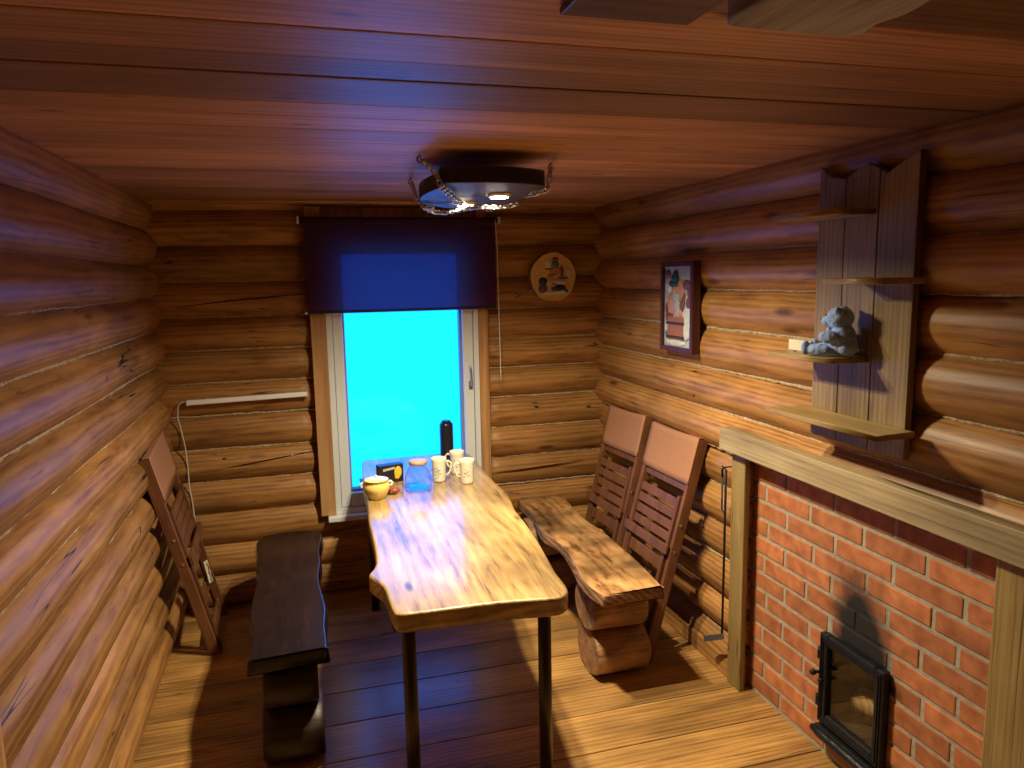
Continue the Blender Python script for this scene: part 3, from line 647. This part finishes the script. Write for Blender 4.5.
runs = [[(.396, 2.418, 2.128), (.425, 2.318, 2.075), (.440, 2.312, 2.030), (.50, 2.44, 2.014), (.576, 2.635, 2.006)],
        [(.449, 2.981, 2.128), (.428, 2.74, 2.045), (.445, 2.705, 2.005), (.49, 2.70, 2.000)],
        [(.871, 2.52, 2.128), (.812, 2.36, 2.075), (.800, 2.352, 2.028), (.74, 2.42, 2.014)],
        [(.84, 2.98, 2.128), (.735, 2.80, 2.055), (.725, 2.79, 2.004), (.68, 2.72, 2.002)]]
for run in runs:
    hx, hy, hz = run[0]
    ring = [li @ Vector((hx+.010*math.cos(t), hy, CEIL-.014+.010*math.sin(t))) for t in [PI*.5+i*.5 for i in range(10)]]
    b = MB(); b.tube([li @ Vector((hx, hy, CEIL-.0005))]+ring, .0025, 6); b.build('ceiling_hook', M_dsteel, lamp)
    b = MB(); chain(b, [li @ Vector(q) for q in run]); b.build('chain', M_steel, lamp)
b = MB(); sw = [(.455, 2.715, 2.004), (.49, 2.765, 1.994), (.54, 2.76, 1.990), (.585, 2.655, 1.994), (.63, 2.58, 1.996), (.68, 2.575, 1.993), (.73, 2.60, 1.998), (.775, 2.58, 2.008)]
chain(b, [li @ Vector(q) for q in sw], .026, .003, .0075)
tag(b.build('swag_chain', M_steel, lamp), 'bright chain draped under the slab')

# ------------------------------------------------------------------ plank and dark board on the ceiling
HP = [(.587, .95), (.623, .971), (.702, .972), (.772, .974), (.813, .961), (.803, .914), (.812, .868), (.801, .80), (.82, .72), (.80, .6), (.83, .48), (.81, .38), (.70, .37), (.60, .38), (.585, .5), (.60, .6), (.57, .74), (.59, .84)]
b = MB(); b.prism(smooth_poly([(x-.7, y-.67) for x, y in HP]), -.02, .02, 0, bev=.006)
hp_ = thing('ceiling_plank', 'grey live-edge plank fixed under the ceiling above the shelf side', 'plank', (.7, .67, 2.11))
b.build('plank_board', M_grey, hp_)
for x in (-.06, .06):
    b = MB(); b.box((x-.02, -.22, .0201), (x+.02, .22, .0299), bev=.001); b.build('spacer', M_blackbox, hp_)
b = MB(); b.box((-.075, -.32, -.012), (.135, .080, .0), bev=.003)
o = b.build('ceiling_board', M_redbr, loc=(.465, 1.005, CEIL-.0005)); tag(o, 'dark reddish board on the ceiling beside the grey plank', 'board')

# ------------------------------------------------------------------ brick stove front, its door and timber surround
BX = 1.752
st = thing('brick_stove', 'red brick stove front with sooty bricks above an iron door', 'stove', (BX, 2.0, 0))
def G(x, y, z): return (x-BX, y-2.0, z)
HY0, HY1, HZ0, HZ1 = 1.805, 2.095, .145, .47           # door opening
mo = MB()
for y0, y1, z0, z1 in ((1.36, HY0, 0, .988), (HY1, 2.566, 0, .988), (HY0, HY1, 0, HZ0), (HY0, HY1, HZ1, .988)):
    mo.box(G(BX+.0035, y0, z0), G(BX+.14, y1, z1))
mortar = mo.build('mortar_bed', M_mortar, st); mortar['label'] = 'grey mortar joints'
br = MB(); rb = random.Random(3)
pitch = .0748; z = .018; row = 0
J0 = [2.372, 2.465, 2.353, 2.466, 2.361, 2.501, 2.45]   # first joint from the post, course by course
while z < .96:
    zt = min(z+.0625, .990)
    y = 2.569; first = True; joint = [2.36, 2.47, 2.355, 2.49][row % 4]
    while y > 1.36:
        y0 = joint if first else y-.2515+rb.uniform(-.006, .006)
        first = False
        segs = [(max(y0, 1.362), y)]
        if zt > HZ0-.01 and z < HZ1+.005:
            a_, b_ = segs[0]; out = []
            if b_ > HY1+.02: out.append((max(a_, HY1+.006), b_))
            if a_ < HY0-.02: out.append((a_, min(b_, HY0-.006)))
            if zt > HZ1+.02 and min(b_, HY1)-max(a_, HY0) > .03:
                br.box(G(BX, max(a_, HY0-.006), HZ1+.006), G(BX+.05, min(b_, HY1+.006), zt), bev=.004)
            if z < HZ0-.02 and min(b_, HY1)-max(a_, HY0) > .03:
                br.box(G(BX, max(a_, HY0-.006), z), G(BX+.05, min(b_, HY1+.006), HZ0-.006), bev=.004)
            segs = out
        for a_, b_ in segs:
            if b_-a_ > .025:
                dx = rb.uniform(-.0015, .0015)
                br.box(G(BX+dx, a_, z), G(BX+.05, b_, zt), bev=.004)
        y = y0-.0145
    z += pitch; row += 1
brk = br.build('brickwork', M_brick, st)
fb_ = MB()
fb_.box(G(BX+.02, HY0, HZ0), G(BX+.36, HY1, HZ0+.008)); fb_.box(G(BX+.02, HY0, HZ1-.008), G(BX+.36, HY1, HZ1))
fb_.box(G(BX+.02, HY0, HZ0+.008), G(BX+.36, HY0+.008, HZ1-.008)); fb_.box(G(BX+.02, HY1-.008, HZ0+.008), G(BX+.36, HY1, HZ1-.008))
fb_.box(G(BX+.352, HY0+.008, HZ0+.008), G(BX+.36, HY1-.008, HZ1-.008))
fb_.build('firebox', M_firebox, st)
# door
d = MB(); X0, X1 = BX-.030, BX-.002
Y0, Y1, Z0, Z1 = 1.795, 2.10, .135, .475
fw_ = .040
for a_, b_, c_, e_ in ((Y0, Y0+fw_, Z0, Z1), (Y1-fw_, Y1, Z0, Z1), (Y0+fw_, Y1-fw_, Z0, Z0+fw_), (Y0+fw_, Y1-fw_, Z1-fw_, Z1)):
    d.box(G(X0, a_, c_), G(X1, b_, e_), bev=.006)
for k in (.010, .020):                                   # stepped mouldings on the frame
    for a_, b_, c_, e_ in ((Y0+k, Y0+k+.004, Z0+k, Z1-k), (Y1-k-.004, Y1-k, Z0+k, Z1-k), (Y0+k, Y1-k, Z0+k, Z0+k+.004), (Y0+k, Y1-k, Z1-k-.004, Z1-k)):
        d.box(G(X0-.004, a_, c_), G(X0+.002, b_, e_), bev=.001)
door = d.build('stove_door', M_iron, st); door['label'] = 'black cast iron stove door with glass'
g = MB(); g.box(G(BX-.016, Y0+fw_-.004, Z0+fw_-.004), G(BX-.011, Y1-fw_+.004, Z1-fw_+.004)); g.build('door_glass', M_sglass, door)
for zz in (.21, .39):
    g = MB(); g.tube([G(BX-.022, Y1+.006, zz-.02), G(BX-.022, Y1+.006, zz+.02)], .008, 12); g.build('hinge', M_iron, door)
g = MB(); g.tube([G(BX-.034, Y1-.016, .33), G(BX-.055, Y1-.012, .33)], .006, 10); g.sphere(G(BX-.060, Y1-.010, .33), .012)
g.tube([G(BX-.034, Y1-.03, .305), G(BX-.05, Y1-.03, .305)], .007, 10); g.build('latch_knob', M_iron, door)
g = MB(); g.tube([G(BX-.042, Y1+.004, .108), G(BX-.044, Y1-.04, .107), G(BX-.044, Y0+.03, .107), G(BX-.042, Y0-.004, .108)], [.012, .017, .017, .012], 14)
g.box(G(BX-.042, Y0+.005, .100), G(BX-.002, Y1-.005, .128), bev=.004); g.build('ash_lip', M_iron, st)
# firewood inside
b = MB(); b.prism([(-.045, -.03), (.05, -.035), (.03, .035), (-.04, .03)], -.105, .105, bev=.004)
o = b.build('firewood', M_fwood); o.matrix_world = Matrix.Translation((1.885, 1.95, .225)) @ Matrix.Rotation(.35, 4, 'Z') @ Matrix.Rotation(PI/2, 4, 'X') @ Matrix.Rotation(.2, 4, 'Z')
tag(o, 'split firewood log behind the glass of the stove door', 'firewood')
# timber surround
su = thing('timber_surround', 'pale timber beam and two posts framing the brick stove', 'surround', (1.70, 2.0, 0))
def SB(y0, y1, z0, z1, x0, x1): b = MB(); b.box((x0-1.70, y0-2, z0), (x1-1.70, y1-2, z1), bev=.004); return b
tag(SB(1.10, 2.655, 1.028, 1.120, 1.640, 1.691).build('beam', M_pale, su), 'pale horizontal beam above the bricks')
tag(SB(2.535, 2.632, 0, 1.0275, 1.688, 1.7135).build('post', M_paleZ, su), 'narrow post on the left of the bricks')
tag(SB(1.27, 1.405, 0, 1.0275, 1.680, 1.748).build('post', M_paleZ, su), 'post on the right of the bricks')
# poker
pk = thing('fire_poker', 'black iron ash scraper hanging on the log wall beside the left post', 'poker', (1.668, 2.655, .60))
b = MB(); b.tube([(0, .012, .30), (-.001, .013, .335), (.0, .0, .342), (0, -.014, .335), (0, -.014, -.0), (0, -.012, -.39)], .005, 8)
b.tube([(0, .012, .30), (.0, .012, .16), (0, -.006, .15), (0, -.013, .14)], .004, 8); b.build('rod', M_iron, pk)
b = MB(); b.box((-.004, -.02, -.012), (.004, .10, .012), bev=.002, mat=Matrix.Translation((-.01, -.012, -.40)) @ Matrix.Rotation(-.5, 4, 'X') @ Matrix.Rotation(.25, 4, 'Z')); b.build('blade', plain('worn_steel', (.18, .18, .18), .4, .7), pk)
b = MB(); b.tube([(.055, .0, .345), (.0, .0, .345), (-.012, .0, .352)], .003, 6); b.build('nail', M_iron, pk)

# ------------------------------------------------------------------ wall shelf
sh = thing('wall_shelf', 'tall pine board wall shelf with zigzag top and four staggered ledges', 'shelf', (1.66, 1.90, 1.65))
def SY(y, z): return (y-1.90, z-1.65)
BOT = 1.20
prof = [[(2.115, BOT), (2.115, 2.085), (2.06, 2.045), (1.994, 2.032), (1.994, BOT)],
        [(1.990, BOT), (1.990, 2.034), (1.905, 2.068), (1.853, 2.044), (1.853, BOT)],
        [(1.849, BOT), (1.849, 2.040), (1.825, 2.027), (1.706, 2.075), (1.706, BOT)]]
mS = Matrix(((0, 0, 1, 0), (1, 0, 0, 0), (0, 1, 0, 0), (0, 0, 0, 1)))      # (y,z,x) -> (x,y,z)
for p_ in prof:
    b = MB(); b.prism([SY(*q) for q in p_], 0, .024, mat=mS, bev=.002); b.build('back_board', M_shelfZ, sh)
# ledges: (y_left_front, y_right_front, y_right_back, z)
for yl, yr, yrb, zf, dep in ((2.155, 1.862, 1.862, 1.931, .15), (1.905, 1.66, 1.664, 1.728, .145), (2.165, 1.882, 1.862, 1.488, .14), (2.170, 1.66, 1.668, 1.293, .14)):
    b = MB(); b.prism([(-dep, yl-1.9), (-dep, yr-1.9), (-.001, yrb-1.9), (-.001, min(yl, 2.14)-1.9)], zf-1.65-.018, zf-1.65, bev=.002); b.build('ledge', M_shelfY, sh)
for y in (1.78, 2.05):
    b = MB(); b.box((.0245, y-1.9-.02, -.4), (.055, y-1.9+.02, .36)); b.build('mounting_batten', M_shelfZ, sh)

# plush bear sitting on the third ledge
bear = thing('plush_bear', 'fluffy blue-grey toy bear sitting on the third shelf ledge', 'soft toy', (1.590, 1.915, 1.4885))
bear.rotation_euler = (0, 0, math.radians(28))
b = MB()
# local: faces +Y, z up
for c, r in (((0, -.015, .052), (.042, .040, .052)), ((0, -.005, .118), (.041, .040, .037)), ((0, .033, .108), (.020, .020, .017)),
             ((-.032, -.008, .143), (.012, .009, .011)), ((.032, -.008, .143), (.012, .009, .011)),
             ((-.032, .045, .020), (.019, .045, .019)), ((.032, .045, .020), (.019, .045, .019)),
             ((-.033, .085, .024), (.019, .014, .023)), ((.033, .085, .024), (.019, .014, .023)),
             ((-.043, .012, .062), (.016, .030, .020)), ((.043, .012, .062), (.016, .030, .020)), ((0, -.03, .03), (.04, .03, .03))):
    b.sphere(c, r, sub=3)
bo = b.build('body', M_plush, bear); rm = bo.modifiers.new('remesh', 'REMESH'); rm.mode = 'VOXEL'; rm.voxel_size = .0035; rm.use_smooth_shade = True
smm = bo.modifiers.new('sm', 'SMOOTH'); smm.iterations = 4
b = MB(); b.sphere((0, .026, .062), (.026, .012, .028)); tag(b.build('belly_patch', M_plushl, bear), 'paler belly')
b = MB(); b.sphere((0, .052, .112), (.006, .004, .004)); b.build('nose', M_eye, bear)
for s in (-1, 1):
    b = MB(); b.sphere((s*.016, .031, .127), .0035); b.build('eye', M_eye, bear)
sp_ = thing('small_box', 'small cream box on the third shelf ledge beside the toy bear', 'box', (1.585, 2.055, 1.4885))
b = MB(); b.box((-.028, -.055, 0), (.028, .055, .040), bev=.003); b.build('carton', M_soap, sp_)
b = MB(); b.box((-.0285, -.05, .003), (-.028, .05, .006))
for y in (-.025, .02): b.box((-.0287, y-.008, .001), (-.028, y+.008, .006))
tag(b.build('print', M_p['brown'], sp_), 'brown printed marks along the bottom')

# ------------------------------------------------------------------ framed relief picture
pic = thing('relief_picture', 'dark red framed relief of a bearded man in a green hat above a barrel', 'picture', (1.65, 3.055, 1.60))
PW, PH = .150, .206
def PB(mb, y0, y1, z0, z1, x0, x1, bev=.003): mb.box((x0, y0, z0), (x1, y1, z1), bev=bev); return mb
b = MB(); FW = .024
for y0, y1, z0, z1 in ((-PW, -PW+FW, -PH, PH), (PW-FW, PW, -PH, PH), (-PW+FW, PW-FW, -PH, -PH+FW), (-PW+FW, PW-FW, PH-FW, PH)):
    PB(b, y0, y1, z0, z1, -.002, .040)
b.build('frame', M_frame, pic)
PB(MB(), -PW+FW, PW-FW, -PH+FW, PH-FW, .010, .016, 0).build('backdrop', M_p['sky'], pic)
def el(mb, y, z, ry_, rz_, rx_=.008): mb.sphere((.010, max(-.105, min(.105, y*1.1)), z), (rx_, min(ry_*1.3, .124-abs(max(-.105, min(.105, y*1.1)))), rz_*1.08))
def rel(name, mat, items, rx_=.008):
    b = MB()
    for it in items: el(b, *it, rx_)
    return b.build(name, M_p[mat], pic)
# picture left is +Y
rel('cloud_relief', 'white', [(.075, .09, .03, .03), (-.085, .02, .025, .04), (.05, .02, .03, .02), (-.075, -.03, .04, .055), (-.07, -.10, .035, .05), (.085, -.10, .03, .05), (.02, -.165, .09, .015)], .005)
rel('drapery', 'brown', [(-.07, .10, .035, .022), (-.095, .065, .02, .03), (-.09, .02, .022, .03)], .007)
rel('drapery', 'brown', [(.085, .15, .025, .02)], .007)
rel('drapery', 'brown', [(.055, -.045, .045, .04), (.085, -.01, .02, .03)], .007)
rel('drapery', 'brown', [(-.045, .02, .025, .045)], .007)
rel('torso', 'skin', [(.05, .01, .035, .055), (-.03, .07, .022, .05), (.0, -.03, .04, .03), (-.025, .10, .020, .025)], .009)
rel('face', 'skin', [(.018, .075, .028, .026)], .013)
rel('hat', 'green', [(.028, .105, .042, .018), (.022, .130, .026, .025), (.016, .150, .014, .016)], .015)
rel('beard', 'beard', [(.012, .045, .027, .026), (.005, .012, .022, .035), (-.006, -.022, .016, .03)], .015)
b = MB()
for i in range(7):
    y = .075-.021*i; b.box((.001, y-.0112, -.150), (.012, y+.0098, -.045), bev=.003)
b.build('barrel', M_p['wood'], pic)
b = MB()
for z in (-.075, -.138): b.box((-.002, -.066, z-.006), (.010, .092, z+.006), bev=.002)
b.build('barrel_hoop', M_p['hoop'], pic)
rel('leaf', 'leaf', [(.085, -.125, .012, .016), (.08, -.14, .016, .01)], .009)

# ------------------------------------------------------------------ round plaque
pq = thing('round_wood_plaque', 'round wood slice plaque with painted bath scene on the back wall', 'plaque', (1.40, 4.03, 1.745))
mp_ = Matrix.Rotation(PI/2, 4, 'X')
b = MB(); pr = [(.135*(1+.015*math.sin(5*a)+.008*math.sin(9*a+1))*math.cos(a), .138*(1+.015*math.sin(5*a)+.008*math.sin(9*a+1))*math.sin(a)) for a in [2*PI*i/48 for i in range(48)]]
b.prism(pr, -.05, .0, 0, 1, bev=.003, mat=mp_); b.build('wood_slice', [M_p['straw'], M_bark2], pq)
def rel2(name, mat, items, dep=.007):
    b = MB()
    for x, z, rx_, rz_ in items: b.sphere((x, -.002, z), (rx_, dep, rz_))
    return b.build(name, M_p[mat], pq)
rel2('steam', 'white', [(-.03, .07, .02, .03), (.095, .025, .016, .03), (.02, -.03, .06, .02), (-.03, -.088, .045, .014), (.04, -.085, .04, .014)], .005)
rel2('cap', 'red', [(.012, .10, .02, .012)], .010)
rel2('face', 'teal', [(.012, .072, .02, .022)], .010)
rel2('torso', 'skin', [(.015, .025, .037, .035), (-.02, -.01, .022, .03), (.0, -.045, .02, .014)], .010)
rel2('trousers', 'navy', [(.03, -.062, .045, .022), (-.065, -.025, .026, .024)], .010)
rel2('tub', 'purple', [(-.065, -.065, .028, .028)], .010)
rel2('arm', 'brown', [(.05, .03, .010, .035), (.06, -.008, .035, .006)], .011)
rel2('strap', 'brown', [(-.03, .045, .020, .005), (.0, .015, .020, .005)], .013)
rel2('leaves', 'leaf', [(.075, -.08, .014, .010)], .011)
b = MB(); b.box((-.01, -.0, -.05), (.01, .05, .05), mat=Matrix.Translation((0, .0505, 0))); b.build('hanger', M_bark2, pq)

# ------------------------------------------------------------------ things on the table
def T(x, y): return (x*TS, y*TS, TZ+.0005)
# yellow lidded pot
pt = thing('lidded_pot', 'small yellow lidded pot with two ears at the far left table edge', 'pot', T(.293, 3.36))
b = MB(); b.lathe([(0, 0), (.036, 0), (.040, .004), (.050, .022), (.058, .042), (.059, .055), (.053, .070), (.048, .076), (.052, .084), (.049, .085), (.044, .077), (.05, .055), (.0, .008)], 36); b.build('pot_body', M_yellow, pt)
b = MB(); b.lathe([(0, .098), (.012, .0975), (.034, .094), (.050, .089), (.056, .0865), (.055, .0845), (.0, .0845)], 36); b.sphere((0, 0, .102), (.007, .007, .006)); b.build('lid', M_cream, pt)
for s in (-1, 1):
    b = MB(); b.tube([(s*.050, 0, .070), (s*.064, 0, .073), (s*.072, 0, .066), (s*.068, 0, .056), (s*.057, 0, .054)], .006, 8); b.build('ear', M_mug, pt)
# tea carton
bx = thing('tea_carton', 'black carton with yellow picture and pale lettering behind the yellow pot', 'carton', T(.385, 3.62)); bx.rotation_euler = (0, 0, .22)
b = MB(); b.box((-.062, -.022, 0), (.062, .022, .088), bev=.002); b.build('carton', M_blackbox, bx)
b = MB(); b.sphere((.034, -.0222, .048), (.020, .0016, .030)); b.sphere((.030, -.0222, .026), (.014, .0016, .012)); b.build('picture_print', M_ybox, bx)
b = MB()
for k in range(7): b.box((-.040+.0085*k, -.0236, .060+.001*k), (-.034+.0085*k, -.0221, .071+.001*k))
b.build('lettering', M_wprint, bx)
# red packet
rp_ = thing('sweet_packet', 'small crumpled red-brown packet between the yellow pot and glass jar', 'packet', T(.375, 3.40))
b = MB(); b.sphere((0, 0, .016), (.030, .022, .016), sub=3)
for v in b.bm.verts: v.co += Vector(v.co).normalized()*.006*mnoise.noise(v.co*60)
for v in b.bm.verts: v.co.z = max(v.co.z, 0)
b.build('wrapper', M_red, rp_)
b = MB(); b.prism([(-.012, -.006), (.012, -.010), (.013, .010), (-.012, .006)], .0, .003, mat=Matrix.Translation((.036, 0, .016))); b.build('twisted_end', M_red, rp_)
# glass jar
jr = thing('glass_jar', 'clear glass jar with wooden lid and looped handle in the middle of the tableware', 'jar', T(.500, 3.44))
b = MB(); out = [(0, .002), (.060, .002), (.064, .008), (.065, .03), (.062, .065), (.052, .092), (.040, .108), (.038, .122)]
b.lathe(out, 40); b.build('glass_body', M_jar, jr)
b = MB(); b.lathe([(0, .004), (.055, .004), (.060, .009), (.056, .012), (0, .010)], 40); tag(b.build('thick_base', M_jar, jr), 'thick glass base')
b = MB(); b.lathe([(0, .118), (.035, .118), (.042, .123), (.042, .137), (.038, .140), (0, .140)], 36); b.build('lid', M_wlid, jr)
b = MB(); b.tube([(.058, 0, .085), (.085, .0, .092), (.098, 0, .07), (.092, 0, .045), (.064, 0, .035)], .004, 8); b.build('handle', M_jar, jr)
# mugs
def make_mug(label, loc, rz, sc=1):
    o = thing('floral_mug', label, 'mug', loc, 'floral mugs on the table')
    o.rotation_euler = (0, 0, rz); o.scale = (sc, sc, sc)
    b = MB(); b.lathe([(0, .0), (.030, .0), (.033, .003), (.0335, .01), (.035, .07), (.038, .110), (.0395, .124), (.0375, .125), (.0355, .112), (.032, .012), (0, .010)], 36); b.build('cup', M_mug, o)
    b = MB(); b.tube([(.034, 0, .100), (.052, 0, .106), (.066, 0, .094), (.064, 0, .068), (.052, 0, .040), (.0335, 0, .028)], [.006, .0055, .005, .005, .005, .006], 8); b.build('handle', M_mug, o)
    for a0 in (-PI*.5, PI*.5, PI):
        b = MB()
        for da, z, ra, rz_ in ((0, .052, .0018, .016), (.2, .066, .007, .0035), (-.26, .058, .007, .0035), (.32, .046, .005, .004), (-.12, .078, .004, .004), (.08, .088, .003, .003), (-.42, .040, .004, .004)):
            a = a0+da; R_ = .0342+.0008*(z-.01)/.06*.8
            m = Matrix.Rotation(a, 4, 'Z') @ Matrix.Translation((R_, 0, z)) @ Matrix.Rotation(.6*da*3, 4, 'X')
            t = bmesh.new(); bmesh.ops.create_uvsphere(t, u_segments=8, v_segments=6, radius=1)
            for v in t.verts: v.co = Vector((v.co.x*.0012, v.co.y*ra, v.co.z*rz_))
            b.merge(t, 0, m, True)
        b.build('leaf_print', M_print, o)
    return o
m1 = make_mug('white floral mug standing next to the glass jar', T(.620, 3.55), -.3, .93)
m2 = copy_tree(m1); m2.location = T(.735, 3.66); m2.rotation_euler = (0, 0, 2.6); m2['label'] = 'white floral mug standing behind the two other mugs'
m3 = copy_tree(m1); m3.location = T(.745, 3.47); m3.rotation_euler = (0, 0, 2.9); m3['label'] = 'white floral mug nearest the right edge of the table'
# black wrapped cylinder
bc = thing('wrapped_cylinder', 'tall black ribbed cylindrical container standing behind the mugs by the window', 'container', T(.748, 4.0))
b = MB(); prf = [(0, 0), (.030, 0), (.036, .006)]
for i in range(14):
    z_ = .012+.012*i; prf += [(.0375, z_), (.0355, z_+.006)]
prf += [(.037, .182), (.034, .194), (.026, .201), (0, .203)]
b.lathe(prf, 28); b.build('ribbed_body', M_blackpl, bc)
b = MB(); b.lathe([(0, .2035), (.024, .2030), (.026, .2065), (.022, .2095), (0, .2105)], 24); b.build('cap', M_blackbox, bc)
